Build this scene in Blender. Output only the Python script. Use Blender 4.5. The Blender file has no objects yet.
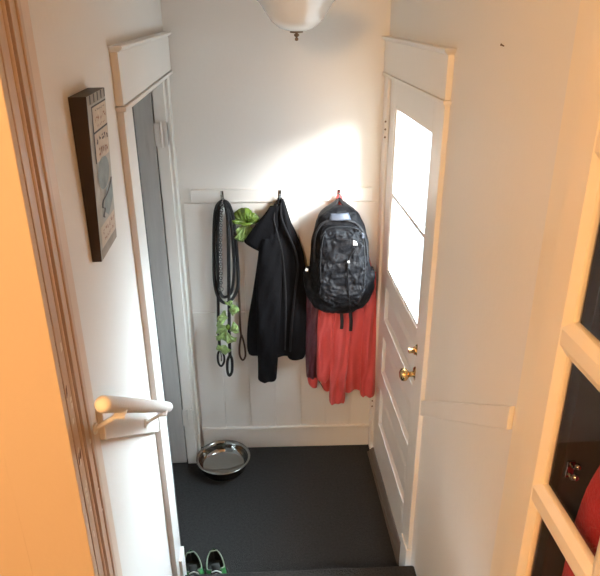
import bpy, bmesh, math, random
from mathutils import Vector, Matrix
random.seed(7)
S = bpy.context.scene
C = S.collection
PI = math.pi

# ------------------------------------------------------------------ camera (measured from the photograph's vanishing points)
F, CX, CY = 630.0, 300.0, 288.0
CAM = Vector((0.0, -2.95, 2.30))
def _dir(p):
    return Vector(((p[0]-CX)/F, (p[1]-CY)/F, 1.0)).normalized()
_down = _dir((310, 1710)); _dep = _dir((250, 10))
_dep = (_dep - _down*_down.dot(_dep)).normalized()
_right = _dep.cross(-_down)
def ray(px, py):
    v = Vector(((px-CX)/F, (py-CY)/F, 1.0))
    return Vector((_right.dot(v), _dep.dot(v), -_down.dot(v)))
def onx(x, px, py):
    d = ray(px, py); return CAM + d*((x-CAM.x)/d.x)
def onz(z, px, py):
    d = ray(px, py); return CAM + d*((z-CAM.z)/d.z)
def ony(y, px, py):
    d = ray(px, py); return CAM + d*((y-CAM.y)/d.y)

cam = bpy.data.cameras.new('camera'); co = bpy.data.objects.new('camera', cam); C.objects.link(co)
cam.sensor_fit = 'HORIZONTAL'; cam.sensor_width = 36.0; cam.lens = 36.0*F/600.0
cam.clip_start = 0.02
Rm = Matrix(((_right.x, _right.y, _right.z), (_dep.x, _dep.y, _dep.z), (-_down.x, -_down.y, -_down.z)))   # camera (right, image down, forward) -> world
bx_, by_, bz_ = Rm @ Vector((1, 0, 0)), Rm @ Vector((0, -1, 0)), Rm @ Vector((0, 0, -1))
M4 = Matrix(((bx_.x, by_.x, bz_.x, CAM.x), (bx_.y, by_.y, bz_.y, CAM.y), (bx_.z, by_.z, bz_.z, CAM.z), (0, 0, 0, 1)))
co.matrix_world = M4
S.camera = co

# the back wall stands a little out of square; its own frame: u along the wall, d out of the wall, z up
BA = -0.0428
BO = Vector((0.0, 0.011, 0.0))
BX = Vector((math.cos(BA), math.sin(BA), 0)); BY = Vector((-math.sin(BA), math.cos(BA), 0))
def bw(px, py, d=0.0):
    r = ray(px, py); n = -BY
    t = (d - (CAM-BO).dot(n)) / r.dot(n)
    P = CAM + r*t - BO
    return Vector((P.dot(BX), -d, P.z))
def bw2w(v):
    return BO + BX*v.x + BY*v.y + Vector((0, 0, v.z))

# ------------------------------------------------------------------ materials
def newmat(name):
    m = bpy.data.materials.new(name); m.use_nodes = True
    nt = m.node_tree; b = nt.nodes['Principled BSDF']
    return m, nt, b
def mat(name, col, rough=0.5, metal=0.0, var=0.06, scale=8.0, bump=0.0, bscale=60.0, stretch=(1, 1, 1), spec=0.5, sheen=0.0, coat=0.0):
    m, nt, b = newmat(name)
    tc = nt.nodes.new('ShaderNodeTexCoord'); mp = nt.nodes.new('ShaderNodeMapping')
    mp.inputs['Scale'].default_value = stretch
    nt.links.new(tc.outputs['Object'], mp.inputs['Vector'])
    n = nt.nodes.new('ShaderNodeTexNoise'); n.inputs['Scale'].default_value = scale; n.inputs['Detail'].default_value = 5
    nt.links.new(mp.outputs[0], n.inputs['Vector'])
    r = nt.nodes.new('ShaderNodeMix'); r.data_type = 'RGBA'
    r.inputs[6].default_value = (*[c*(1-var) for c in col], 1); r.inputs[7].default_value = (*[min(1, c*(1+var)) for c in col], 1)
    nt.links.new(n.outputs['Fac'], r.inputs[0]); nt.links.new(r.outputs[2], b.inputs['Base Color'])
    b.inputs['Roughness'].default_value = rough; b.inputs['Metallic'].default_value = metal
    b.inputs['Specular IOR Level'].default_value = spec
    if sheen: b.inputs['Sheen Weight'].default_value = sheen
    if coat: b.inputs['Coat Weight'].default_value = coat; b.inputs['Coat Roughness'].default_value = 0.15
    if bump:
        n2 = nt.nodes.new('ShaderNodeTexNoise'); n2.inputs['Scale'].default_value = bscale; n2.inputs['Detail'].default_value = 6
        nt.links.new(mp.outputs[0], n2.inputs['Vector'])
        bp = nt.nodes.new('ShaderNodeBump'); bp.inputs['Strength'].default_value = bump; bp.inputs['Distance'].default_value = 0.01
        nt.links.new(n2.outputs['Fac'], bp.inputs['Height']); nt.links.new(bp.outputs[0], b.inputs['Normal'])
    return m
WALL = (0.80, 0.785, 0.75)
M = {}
M['wall'] = mat('wall_paint', WALL, 0.55, var=0.02, scale=3, bump=0.06, bscale=45)
M['wallback'] = mat('wall_paint_back', (0.82, 0.81, 0.78), 0.5, var=0.02, scale=3, bump=0.06, bscale=45)
M['warmwall'] = mat('wall_paint_upper', (0.63, 0.53, 0.42), 0.6, var=0.02, scale=3, bump=0.04)
M['trim'] = mat('trim_paint', (0.82, 0.80, 0.76), 0.35, var=0.02, scale=5, bump=0.03, bscale=30)
M['tan'] = mat('tan_jamb_paint', (0.58, 0.45, 0.35), 0.4, var=0.10, scale=5, bump=0.12, bscale=35, stretch=(1, 1, .25))
M['cream'] = mat('cream_paint', (0.72, 0.60, 0.49), 0.45, var=0.03)
M['chip'] = mat('chipped_paint', (0.78, 0.72, 0.64), 0.6)
M['chipdark'] = mat('bare_wood', (0.16, 0.08, 0.04), 0.7)
M['doorpaint'] = mat('door_paint', (0.80, 0.78, 0.74), 0.35, var=0.03, scale=4, bump=0.04, bscale=25, stretch=(1, 1, .3))
M['frenchpaint'] = mat('french_door_paint', (0.86, 0.79, 0.66), 0.35, var=0.02, scale=4)
M['greydoor'] = mat('grey_grained_paint', (0.46, 0.45, 0.44), 0.45, var=0.10, scale=14, bump=0.15, bscale=22, stretch=(4, 4, .35))
M['carpet'] = mat('carpet', (0.045, 0.0445, 0.045), 0.95, var=0.40, scale=90, bump=0.9, bscale=260, spec=0.15)
M['threshold'] = mat('threshold_wood', (0.11, 0.09, 0.075), 0.5, var=0.2, scale=12, stretch=(6, .6, 1))
M['brass'] = mat('brass', (0.72, 0.47, 0.20), 0.18, metal=1.0, var=0.08)
M['steel'] = mat('steel', (0.33, 0.33, 0.32), 0.09, metal=1.0, var=0.04)
M['chain'] = mat('chain_metal', (0.22, 0.22, 0.22), 0.25, metal=1.0)
M['bronze'] = mat('dark_bronze', (0.20, 0.14, 0.09), 0.4, metal=0.9, var=0.1)
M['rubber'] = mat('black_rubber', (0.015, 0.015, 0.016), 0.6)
M['frost'] = mat('frosted_glass', (0.74, 0.72, 0.67), 0.25, var=0.02, coat=0.3)
M['fleece'] = mat('black_fleece', (0.0075, 0.0075, 0.009), 0.85, var=0.25, scale=30, bump=0.25, bscale=120, spec=0.12)
M['fleece_in'] = mat('jacket_lining', (0.013, 0.013, 0.015), 0.7, var=0.2, scale=30, spec=0.2)
M['nylon'] = mat('black_nylon', (0.0055, 0.006, 0.008), 0.62, var=0.3, scale=18, bump=0.45, bscale=70, spec=0.18)
M['nylon2'] = mat('charcoal_nylon', (0.0065, 0.0072, 0.0095), 0.58, var=0.3, scale=18, bump=0.45, bscale=70, spec=0.22)
M['webbing'] = mat('black_webbing', (0.010, 0.010, 0.012), 0.6, bump=0.2, bscale=300)
M['greypanel'] = mat('grey_panel', (0.085, 0.10, 0.13), 0.4, var=0.2, scale=40)
M['logo'] = mat('logo_white', (0.8, 0.8, 0.78), 0.5)
M['coral'] = mat('coral_shell', (0.62, 0.085, 0.080), 0.5, var=0.06, scale=10, bump=0.25, bscale=14, sheen=0.1)
M['maroon'] = mat('maroon_lining', (0.085, 0.022, 0.034), 0.45, var=0.3, scale=16, bump=0.3, bscale=26)
M['rope'] = mat('black_rope', (0.010, 0.010, 0.011), 0.6, var=0.2, scale=200, bump=0.6, bscale=320)
M['brownleash'] = mat('brown_leather', (0.075, 0.042, 0.028), 0.5, var=0.2, scale=60)
M['greenbag'] = mat('green_bag', (0.15, 0.25, 0.035), 0.25, var=0.7, scale=45, bump=0.5, bscale=60, coat=0.3)
M['palegreen'] = mat('pale_green_bag', (0.27, 0.40, 0.13), 0.3, var=0.8, scale=50, bump=0.4, bscale=60, coat=0.2)
M['sideblack'] = mat('sign_side', (0.030, 0.018, 0.013), 0.5, var=0.2)
M['signedge'] = mat('sign_edge_grey', (0.33, 0.30, 0.25), 0.6, var=0.35, scale=60)
M['signgrey'] = mat('sign_grey', (0.42, 0.43, 0.40), 0.6, var=0.3, scale=30)
M['signcream'] = mat('sign_cream', (0.62, 0.54, 0.43), 0.6, var=0.2, scale=40)
M['signteal'] = mat('sign_teal', (0.24, 0.30, 0.31), 0.6, var=0.35, scale=30)
M['signdark'] = mat('sign_dark', (0.035, 0.03, 0.028), 0.6)
M['signred'] = mat('sign_rust', (0.34, 0.17, 0.11), 0.6, var=0.2)
M['shoegreen'] = mat('green_mesh', (0.025, 0.24, 0.05), 0.6, var=0.35, scale=120, bump=0.3, bscale=250)
M['shoeblack'] = mat('shoe_black', (0.012, 0.014, 0.013), 0.7)
M['shoepipe'] = mat('shoe_lime', (0.28, 0.36, 0.26), 0.5)
M['shoewhite'] = mat('shoe_white', (0.7, 0.72, 0.68), 0.5)
M['backing'] = mat('dark_backing', (0.035, 0.027, 0.022), 0.7, var=0.3, scale=10, stretch=(5, 5, .5))  # dark colour stands in for reflections in the french door glass
M['rednit'] = mat('red_knit', (0.50, 0.018, 0.03), 0.8, var=0.25, scale=40, bump=0.5, bscale=120, sheen=0.05)
M['redhook'] = mat('red_tip', (0.65, 0.10, 0.08), 0.5)
m, nt, b = newmat('glass_thin')
tr = nt.nodes.new('ShaderNodeBsdfTransparent'); gl = nt.nodes.new('ShaderNodeBsdfGlossy'); gl.inputs['Roughness'].default_value = 0.03
lw = nt.nodes.new('ShaderNodeLayerWeight'); lw.inputs['Blend'].default_value = 0.5
pw = nt.nodes.new('ShaderNodeMath'); pw.operation = 'POWER'; pw.inputs[1].default_value = 4.5; nt.links.new(lw.outputs['Facing'], pw.inputs[0])
fr = nt.nodes.new('ShaderNodeMath'); fr.operation = 'MULTIPLY_ADD'; fr.inputs[1].default_value = 0.7; fr.inputs[2].default_value = 0.035; nt.links.new(pw.outputs[0], fr.inputs[0])
mx = nt.nodes.new('ShaderNodeMixShader'); nt.links.new(fr.outputs[0], mx.inputs[0]); nt.links.new(tr.outputs[0], mx.inputs[1]); nt.links.new(gl.outputs[0], mx.inputs[2])
nt.links.new(mx.outputs[0], nt.nodes['Material Output'].inputs['Surface']); M['glass'] = m

# ------------------------------------------------------------------ mesh builder
class MB:
    def __init__(s): s.v = []; s.f = []; s.mi = []; s.cur = 0
    def add(s, vs, fs):
        o = len(s.v); s.v += [Vector(v) for v in vs]
        for f in fs: s.f.append([i+o for i in f]); s.mi.append(s.cur)
        return s
    def box(s, a, b):
        x0, x1 = sorted((a[0], b[0])); y0, y1 = sorted((a[1], b[1])); z0, z1 = sorted((a[2], b[2]))
        return s.add([(x0,y0,z0),(x1,y0,z0),(x1,y1,z0),(x0,y1,z0),(x0,y0,z1),(x1,y0,z1),(x1,y1,z1),(x0,y1,z1)],
                     [(0,3,2,1),(4,5,6,7),(0,1,5,4),(1,2,6,5),(2,3,7,6),(3,0,4,7)])
    def prism(s, pts, off):
        n = len(pts); off = Vector(off); P = [Vector(p) for p in pts]
        return s.add(P + [p+off for p in P], [tuple(range(n))[::-1], tuple(range(n, 2*n))] + [(i, (i+1) % n, n+(i+1) % n, n+i) for i in range(n)])
    def loft(s, rings, cap=True, closed=True):
        n = len(rings[0]); vs = [p for r in rings for p in r]; fs = []
        for k in range(len(rings)-1):
            for i in range(n if closed else n-1):
                j = (i+1) % n
                fs.append((k*n+i, k*n+j, (k+1)*n+j, (k+1)*n+i))
        if cap and closed:
            fs.append(tuple(range(n))[::-1]); fs.append(tuple((len(rings)-1)*n+i for i in range(n)))
        return s.add(vs, fs)
    def tube(s, pts, r, n=8, closed=False, flat=None):
        P = [Vector(p) for p in pts]; rings = []; up = Vector((0, 0, 1)); prev = None
        for i, p in enumerate(P):
            if closed: t = P[(i+1) % len(P)] - P[i-1]
            else: t = P[min(i+1, len(P)-1)] - P[max(i-1, 0)]
            t.normalize()
            a = prev if prev is not None else (up if abs(t.dot(up)) < .9 else Vector((0, 1, 0)))
            a = (a - t*a.dot(t)).normalized(); b = t.cross(a); prev = a
            rr = r[i] if isinstance(r, (list, tuple)) else r
            fa, fb = flat if flat else (1, 1)
            rings.append([p + a*(math.cos(2*PI*k/n)*rr*fa) + b*(math.sin(2*PI*k/n)*rr*fb) for k in range(n)])
        if closed: rings.append(rings[0])
        return s.loft(rings, cap=not closed)
    def lathe(s, prof, c, n=40, axis='z'):
        rings = []; c = Vector(c)
        for r, h in prof:
            ring = []
            for k in range(n):
                a = 2*PI*k/n; x, y = r*math.cos(a), r*math.sin(a)
                ring.append(c + {'z': Vector((x, y, h)), 'x': Vector((h, x, y)), 'y': Vector((y, h, x))}[axis])
            rings.append(ring)
        return s.loft(rings)
    def ball(s, c, r, n=16, sq=(1, 1, 1)):
        rings = []
        for i in range(1, n):
            a = PI*i/n - PI/2
            rings.append([Vector(c) + Vector((math.cos(a)*math.cos(2*PI*k/n)*r*sq[0], math.cos(a)*math.sin(2*PI*k/n)*r*sq[1], math.sin(a)*r*sq[2])) for k in range(n)])
        return s.loft(rings)
    def build(s, name, mats, parent=None, origin=(0, 0, 0), rotz=0.0, smooth=False, bevel=0.0, weld=False, solid=0.0, subsurf=0):
        """Vertices are given in the frame of the thing; origin is the thing's base in that frame."""
        o3 = Vector(origin)
        me = bpy.data.meshes.new(name)
        me.from_pydata([tuple(v - o3) for v in s.v], [], s.f)
        for m_ in (mats if isinstance(mats, list) else [mats]): me.materials.append(m_)
        for p, i in zip(me.polygons, s.mi): p.material_index = i
        bm = bmesh.new(); bm.from_mesh(me)
        if weld: bmesh.ops.remove_doubles(bm, verts=bm.verts, dist=1e-5)
        bmesh.ops.recalc_face_normals(bm, faces=bm.faces); bm.to_mesh(me); bm.free()
        if smooth:
            for p in me.polygons: p.use_smooth = True
        o = bpy.data.objects.new(name, me); C.objects.link(o)
        if parent: o.parent = parent
        if solid:
            md = o.modifiers.new('solid', 'SOLIDIFY'); md.thickness = solid; md.offset = 0
        if bevel:
            md = o.modifiers.new('bevel', 'BEVEL'); md.width = bevel; md.segments = 2; md.limit_method = 'ANGLE'
        if subsurf:
            md = o.modifiers.new('sub', 'SUBSURF'); md.levels = subsurf; md.render_levels = subsurf
        return o
def thing(name, label, cat, loc, rotz=0.0, group=None):
    o = bpy.data.objects.new(name, None); o.empty_display_size = 0.05; C.objects.link(o)
    o.location = loc; o.rotation_euler = (0, 0, rotz); o['label'] = label; o['category'] = cat
    if group: o['group'] = group
    return o
def tag(o, label, cat, kind=None, group=None):
    o['label'] = label; o['category'] = cat
    if kind: o['kind'] = kind
    if group: o['group'] = group
    return o
def struct(o, label=None, cat=None):
    o['kind'] = 'structure'
    if label: o['label'] = label
    if cat: o['category'] = cat
    return o
def wallthing(name, label, cat, base, group=None):       # a thing on the back wall; base in the wall's frame
    return thing(name, label, cat, bw2w(Vector(base)), BA, group)
def place_wall(o, base):                                  # a one-mesh thing on the back wall
    o.location = bw2w(Vector(base)); o.rotation_euler = (0, 0, BA); return o
def sm(pts, n=8):                                         # Catmull-Rom through points of any dimension
    P = [tuple(p) for p in pts]; out = []
    for i in range(len(P)-1):
        a, b, c, d = P[max(i-1, 0)], P[i], P[i+1], P[min(i+2, len(P)-1)]
        for k in range(n):
            t = k/n
            out.append(tuple(.5*((2*b[j]) + (-a[j]+c[j])*t + (2*a[j]-5*b[j]+4*c[j]-d[j])*t*t + (-a[j]+3*b[j]-3*c[j]+d[j])*t**3) for j in range(len(b))))
    out.append(P[-1]); return out
def smv(pts, n=8): return [Vector(p) for p in sm(pts, n)]

XL, XR = -0.378, 0.606
CEIL = 2.74
YT = -1.915                                             # upper face of the doorway at the head of the stairs
# ------------------------------------------------------------------ room shell
def shell(name, boxes, m, label, cat, rot=False, bevel=0):
    mb = MB()
    for a, b_ in boxes: mb.box(a, b_)
    o = mb.build(name, m, bevel=bevel)
    if rot: o.location = BO; o.rotation_euler = (0, 0, BA)
    return struct(o, label, cat)
shell('floor', [((-1.6, -1.04, -0.05), (XR+0.06, 0.12, 0.0))], M['carpet'], 'dark charcoal carpet on the lower landing', 'floor')
# back wall: plaster above, planks with grooves below the hook rail
mb = MB()
mb.box((-1.8, 0.0, -0.05), (0.75, 0.10, 3.0))
o = mb.build('wall_back', M['wallback']); o.location = BO; o.rotation_euler = (0, 0, BA)
struct(o, 'white back wall of the landing', 'wall')
mb = MB()
gro = [-.355, -0.215, -0.075, 0.065, 0.205, 0.345, 0.485, .595]
for i in range(len(gro)-1):
    for z0, z1 in ((0.137, 0.86), (0.863, 1.445)):
        mb.box((gro[i]+.0012, -0.006, z0), (gro[i+1]-.0012, 0.002, z1))
o = mb.build('trim_1', M['wallback'], bevel=0.0015); o.location = BO; o.rotation_euler = (0, 0, BA)
struct(o, 'white plank panelling under the hook rail', 'wall panelling')
mb = MB().box((-.352, -0.016, 0), (.592, 0.0, .125)).box((-.352, -0.022, .125), (.592, 0.0, .140))
o = mb.build('baseboard_back', M['trim'], bevel=0.003); o.location = BO; o.rotation_euler = (0, 0, BA)
struct(o, 'tall white baseboard along the back wall', 'baseboard')
# left wall with the passage doorway
shell('wall_left', [((XL-.12, -1.745, -.05), (XL, -1.045, 3.0)), ((XL-.12, -1.045, 2.055), (XL, 0.06, 3.0)), ((XL-.12, -.066, -.05), (XL, 0.06, 2.055))],
      M['wall'], 'off white left wall of the stairwell', 'wall')
shell('wall_right', [((XR, -1.80, -.05), (XR+.06, -.895, 3.0)), ((XR, -.895, 2.035), (XR+.06, 0.06, 3.0)), ((XR, -.090, -.05), (XR+.06, 0.06, 2.035))],
      M['wall'], 'off white right wall of the stairwell', 'wall')
shell('ceiling', [((XL-.2, YT, CEIL), (XR+.1, .15, CEIL+.06)), ], M['wall'], 'white ceiling over the landing', 'ceiling')
# passage beyond the left doorway
shell('wall_passage', [((-1.62, -1.30, -.05), (-1.56, .14, 2.5)), ((-1.6, -1.36, -.05), (XL-.12, -1.30, 2.5)), ((-1.62, -1.36, 2.44), (XL-.12, .14, 2.5))],
      M['wall'], 'dim walls of the passage beyond the left doorway', 'wall')
# upper room: partition around the head of the stairs, walls, ceiling and floor
shell('wall_upper', [((-2.2, YT, .5), (XL-.006, -1.745, 3.3)), ((XL-.01, YT, 2.78), (XR+.1, -1.745, 3.3)), ((.62, YT, .5), (1.14, -1.80, 3.3)),
                     ((-2.2, -4.9, .5), (-2.14, -1.9, 3.3)), ((1.08, -4.9, .5), (1.14, -1.9, 3.3)), ((-2.2, -4.96, .5), (1.14, -4.9, 3.3))],
      M['warmwall'], 'warm painted walls of the upper room', 'wall')
shell('ceiling_upper', [((-2.2, -4.96, 3.25), (1.14, -1.9, 3.31))], M['warmwall'], 'ceiling of the upper room', 'ceiling')
shell('floor_upper', [((-2.2, -4.96, .70), (1.14, -1.90, .76))], M['threshold'], 'brown floor of the upper room', 'floor')

# stairs
st = struct(thing('staircase', 'dark carpeted steps rising from the landing', 'stairs', (0.12, -1.05, 0), -0.028), None)
sw0, sw1 = XL+.008-.12, XR-.008-.12
for k in range(3):
    z1 = .19*(k+1); y1 = -.29*k
    mb = MB().box((sw0, y1-.34, z1-.03), (sw1, y1, z1)).box((sw0, y1-.30, z1-.19 if k == 0 else z1-.20), (sw1, y1-.025, z1-.03))
    mb.build('step', M['carpet'], st, bevel=0.010)
# ------------------------------------------------------------------ left doorway casing (trim_2), grey open door (door_1)
FXL = XL + .020
mb = MB()
OY, IY = -1.130, -1.000
mb.box((XL, OY, 0), (FXL, IY, 2.042))                          # near side casing
mb.box((XL, -.062, 0), (FXL-.008, .006, 2.042))                # far side casing, squeezed into the corner
mb.box((XL-.12, IY-.002, 0), (XL-.002, IY+.012, 2.050))         # jamb linings
mb.box((XL-.12, -.072, 0), (XL+.0, -.058, 2.050))
mb.box((XL-.12, IY, 2.038), (XL, -.062, 2.050))
mb.box((XL, OY, 2.058), (FXL+.002, .008, 2.198))                # header board
mb.box((XL, OY-.008, 2.043), (FXL+.009, .008, 2.056))           # fillet under the header
mb.prism([(XL, OY, 2.198), (FXL+.006, OY, 2.198), (FXL+.018, OY-.018, 2.208), (FXL+.018, OY-.018, 2.214), (XL, OY-.018, 2.214)], (0, -OY+.020, 0))
o = mb.build('trim_2', M['trim'], bevel=0.002); struct(o, 'white casing and header around the left doorway', 'door casing')
d1 = struct(thing('door_1', 'grey painted door standing open in the left doorway', 'door', (XL-.13, -.068, 0)), None)
mb = MB().box((-.76, -.050, .012), (.072, -.012, 2.035)); mb.build('door_leaf', M['greydoor'], d1, bevel=0.002)
for z in (.31, 1.80):
    h = MB().box((.073, -.054, z-.05), (.096, -.048, z+.05)).box((.118, -.054, z-.05), (.128, -.010, z+.05))
    h.tube([(.102, -.054, z-.055), (.102, -.054, z+.055)], .006, 10)
    h.build('hinge', M['trim'], d1)
MB().box((.078, -.046, .0), (.128, -.004, 2.035)).build('door_stop', M['trim'], d1, bevel=0.002)
struct(MB().box((XL-.02, IY+.0005, .0), (FXL-.0015, IY+.030, 2.04)).build('shadow_strip', M['rubber']), 'thin dark strip standing in for the shaded gap along the inner edge of the left casing', 'shadow strip')  # dark strip put in for the shaded gap; no rubber seal here
struct(MB().box((XL, IY-.075, .0), (FXL+.012, IY+.004, .30)).build('trim_3', M['trim'], bevel=0.002), 'small white plinth block at the foot of the left casing', 'trim')

# ------------------------------------------------------------------ right door (door_2) with casing (trim_4)
FXR = XR - .018
mb = MB()
RO, RI = -.985, -.895
mb.box((FXR, RO, 0), (XR, RI, 2.025)); mb.box((FXR+.004, -.090, 0), (XR, -.018, 2.025))
mb.box((FXR-.002, RO, 2.040), (XR, -.016, 2.172)); mb.box((FXR-.008, RO-.008, 2.026), (XR, -.016, 2.039))
mb.prism([(XR, RO, 2.172), (FXR-.006, RO, 2.172), (FXR-.018, RO-.018, 2.184), (FXR-.018, RO-.018, 2.190), (XR, RO-.018, 2.190)], (0, -RO+.004, 0))
mb.box((XR-.024, RO-.004, 0), (XR, RI+.004, .19))
o = mb.build('trim_4', M['trim'], bevel=0.002); struct(o, 'white casing and header around the right hand door', 'door casing')
D2 = Vector((XR, -.092, 0))
door2 = struct(thing('door_2', 'white glazed outer door in the right wall', 'door', D2), None)
Y0, Y1 = -.892, -.093                                          # near (knob) edge, far (hinge) edge
DX0, DX1 = XR+.000, XR+.040
gy0, gy1, gz0, gz1, gm = -.790, -.220, 1.168, 1.905, 1.528
mb = MB()
def frame_rect(mb, x0, x1, ya, yb, za, zb, ya2, yb2, za2, zb2):  # a rectangular ring
    mb.box((x0, ya, za), (x1, yb, za2)); mb.box((x0, ya, zb2), (x1, yb, zb)); mb.box((x0, ya, za2), (x1, ya2, zb2)); mb.box((x0, yb2, za2), (x1, yb, zb2))
panels = [(.275, .49), (.595, .80), (.895, 1.07)]
mb.box((DX0, Y0, .045), (DX1, gy0-.012, 2.028)); mb.box((DX0, gy1+.012, .045), (DX1, Y1, 2.028))
zz = [.045] + [q for p in panels for q in p] + [gz0-.012]
for i in range(0, len(zz), 2): mb.box((DX0, gy0-.012, zz[i]), (DX1, gy1+.012, zz[i+1]))
mb.box((DX0, gy0-.012, gz1+.012), (DX1, gy1+.012, 2.028))
mb.build('door_frame', M['doorpaint'], door2, D2, bevel=0.002)
for z0, z1 in panels:
    mb = MB(); ya, yb = gy0-.012, gy1+.012
    a = [(DX0, ya, z0), (DX0, yb, z0), (DX0, yb, z1), (DX0, ya, z1)]
    def ins(k, dx): return [(DX0+dx, ya+k, z0+k), (DX0+dx, yb-k, z0+k), (DX0+dx, yb-k, z1-k), (DX0+dx, ya+k, z1-k)]
    mb.loft([ins(0, .001), ins(.016, .014), ins(.022, .014), ins(.050, .007)], cap=False)
    mb.add(ins(.050, .007), [(0, 1, 2, 3)])
    mb.build('door_panel', M['doorpaint'], door2, D2)
mb = MB(); frame_rect(mb, DX0+.004, DX1-.004, gy0-.012, gy1+.012, gz0-.012, gz1+.012, gy0, gy1, gz0, gz1)
mb.box((DX0+.006, gy0, gm-.009), (DX1-.006, gy1, gm+.009))
mb.build('window_frame', M['doorpaint'], door2, D2, bevel=0.003)
for za, zb in ((gz0, gm-.009), (gm+.009, gz1)):
    MB().box((DX0+.010, gy0, za), (DX0+.014, gy1, zb)).build('glass_pane', M['glass'], door2, D2)
k = onx(XR, 415, 371)
kn = MB().lathe([(.001, 0), (.030, 0), (.030, -.004), (.026, -.008), (.012, -.010), (.010, -.028), (.014, -.032), (.024, -.040), (.027, -.050), (.024, -.060), (.014, -.066), (.001, -.067)], (DX0, -.845, .975), 24, 'x')
kn.build('door_knob', M['brass'], door2, D2, smooth=True)
kn = MB().lathe([(.001, 0), (.024, 0), (.024, -.005), (.018, -.010), (.016, -.016), (.001, -.017)], (DX0, -.845, 1.082), 24, 'x').box((DX0-.038, -.852, 1.074), (DX0-.014, -.838, 1.090))
kn.build('deadbolt_turn', M['brass'], door2, D2, bevel=0.001)
for z in (.345, 1.80):
    yh = -.094
    h = MB(); h.box((XR-.020, yh-.001, z-.05), (XR-.001, yh+.004, z+.05)); h.tube([(XR-.007, yh-.003, z-.055), (XR-.007, yh-.003, z+.055)], .006, 10); h.ball((XR-.007, yh-.003, z+.058), .007, 8); h.ball((XR-.007, yh-.003, z-.058), .007, 8)
    hh = h.build('hinge', M['trim'], door2, D2)
    h = MB()
    for q in (-.035, 0, .035): h.ball((XR-.016, yh-.002, z+q), .0045, 8)
    h.build('screw', M['bronze'], hh, D2)
mb = MB().prism([(XR-.032, RI+.002, .0), (XR-.032, RI+.002, .005), (XR-.022, RI+.002, .007), (XR-.020, RI+.002, .016), (XR-.004, RI+.002, .030), (XR+.06, RI+.002, .040), (XR+.06, RI+.002, 0)], (0, .80, 0))
struct(mb.build('trim_5', M['threshold'], bevel=0.002), 'worn brown wooden threshold under the outer door', 'threshold')

# ------------------------------------------------------------------ sloping wall boards and handrail
def slope_board(name, x0, x1, ya, yb, za, zb, h, label):
    mb = MB().prism([(x0, ya, za), (x0, yb, zb), (x0, yb, zb+h), (x0, ya, za+h)], (x1-x0, 0, 0))
    return struct(mb.build(name, M['trim'], bevel=0.003), label, 'wall board')
slope_board('trim_6', XR-.014, XR, RO, -1.715, .876, 1.350, .070, 'sloping white board fixed along the right stair wall')
slope_board('trim_7', XL, XL+.016, OY, -1.742, .968, 1.400, .085, 'sloping white board behind the handrail')
hx = XL + .075
P0, P1 = onx(hx, 102, 404), onx(hx, 168, 407)
hr = thing('handrail', 'short round white wooden handrail on the left stair wall', 'handrail', (hx, P0.y, P0.z))
dv = (P1-P0).normalized()
mb = MB()
L = (P1-P0).length; ts = [0, .003, .010, .02, L-.02, L-.010, L-.003, L]; rs = [.009, .0145, .0168, .0172, .0172, .0168, .0145, .009]
mb.tube([P0+dv*t for t in ts], rs, 20); mb.build('rail', M['trim'], hr, P0*1.0 if False else Vector((hx, P0.y, P0.z)), smooth=True)
for t in (.17, .86):
    q = P0+dv*(L*t); mb = MB()
    w = Vector((XL+.016, q.y+.004, q.z-.060))
    mb.tube([w, w+Vector((.006, 0, .002)), q+Vector((-.006, 0, -.026)), q+Vector((0, 0, -.018))], .0052, 10)
    mb.lathe([(.001, 0), (.013, 0), (.012, .005), (.001, .006)], w, 16, 'x')
    mb.box((q.x-.011, q.y-.022, q.z-.021), (q.x+.014, q.y+.024, q.z-.0165))
    mb.build('bracket', M['trim'], hr, Vector((hx, P0.y, P0.z)), smooth=False, bevel=.001)

# ------------------------------------------------------------------ doorway at the head of the stairs
jx = XL + .006
mb = MB()
mb.box((-.47, YT, .76), (jx, YT+.030, 2.78)); mb.box((-.47, YT+.020, .76), (jx-.008, YT+.075, 2.78)); mb.box((-.47, YT+.070, .76), (jx-.001, YT+.125, 2.78)); mb.tube([(jx-.001, YT+.098, .76), (jx-.001, YT+.098, 2.78)], .004, 10)
mb.tube([(jx-.003, YT+.036, .76), (jx-.003, YT+.036, 2.78)], .007, 10)
o = mb.build('trim_8', M['tan'], bevel=0.003); struct(o, 'chipped tan door jamb at the head of the stairs', 'door jamb')
struct(MB().box((-.47, YT+.126, .2), (XL+.002, -1.742, 2.78)).build('trim_12', M['cream'], bevel=0.002), 'pale lining strip between the tan jamb and the left stair wall', 'door lining')
mb = MB()
for z in [1.27, 1.28, 1.33, 1.338, 1.345, 1.37, 1.385, 1.40, 1.41, 1.46, 1.47, 1.50, 1.57, 1.60, 1.615, 1.73]:
    w = random.uniform(.002, .006); h = random.uniform(.002, .011); y = YT+random.choice((.010, .018, .090))
    xx = jx+.0008 if y < YT+.05 else jx-.0002
    mb.add([(xx, y-w, z-h), (xx+.0008, y+w*.8, z-h*.6), (xx+.0008, y+w, z+h*.7), (xx, y-w*.6, z+h)], [(0, 1, 2, 3)])
mb.cur = 1
for z, y in ((1.480, YT+.007), (1.483, YT+.018), (1.64, YT+.006)):
    mb.prism([(jx-.001, y-.004, z-.012), (jx-.001, y+.002, z-.006), (jx-.001, y+.004, z+.012), (jx-.001, y-.002, z+.006)], (.0015, 0, 0))
o = mb.build('trim_9', [M['chip'], M['chipdark']]); struct(o, 'chips in the tan jamb paint', 'paint chips')
mb = MB().box((XL-.125, YT-.020, .76), (jx-.002, YT, 2.86))
struct(mb.build('trim_10', M['warmwall'], bevel=0.002), 'flat casing on the upper side of the doorway', 'door casing')
mb = MB().box((.6035, -1.86, .76), (.66, -1.722, 2.78))
struct(mb.build('trim_11', M['frenchpaint'], bevel=0.002), 'cream jamb on the right of the stair doorway', 'door jamb')

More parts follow.
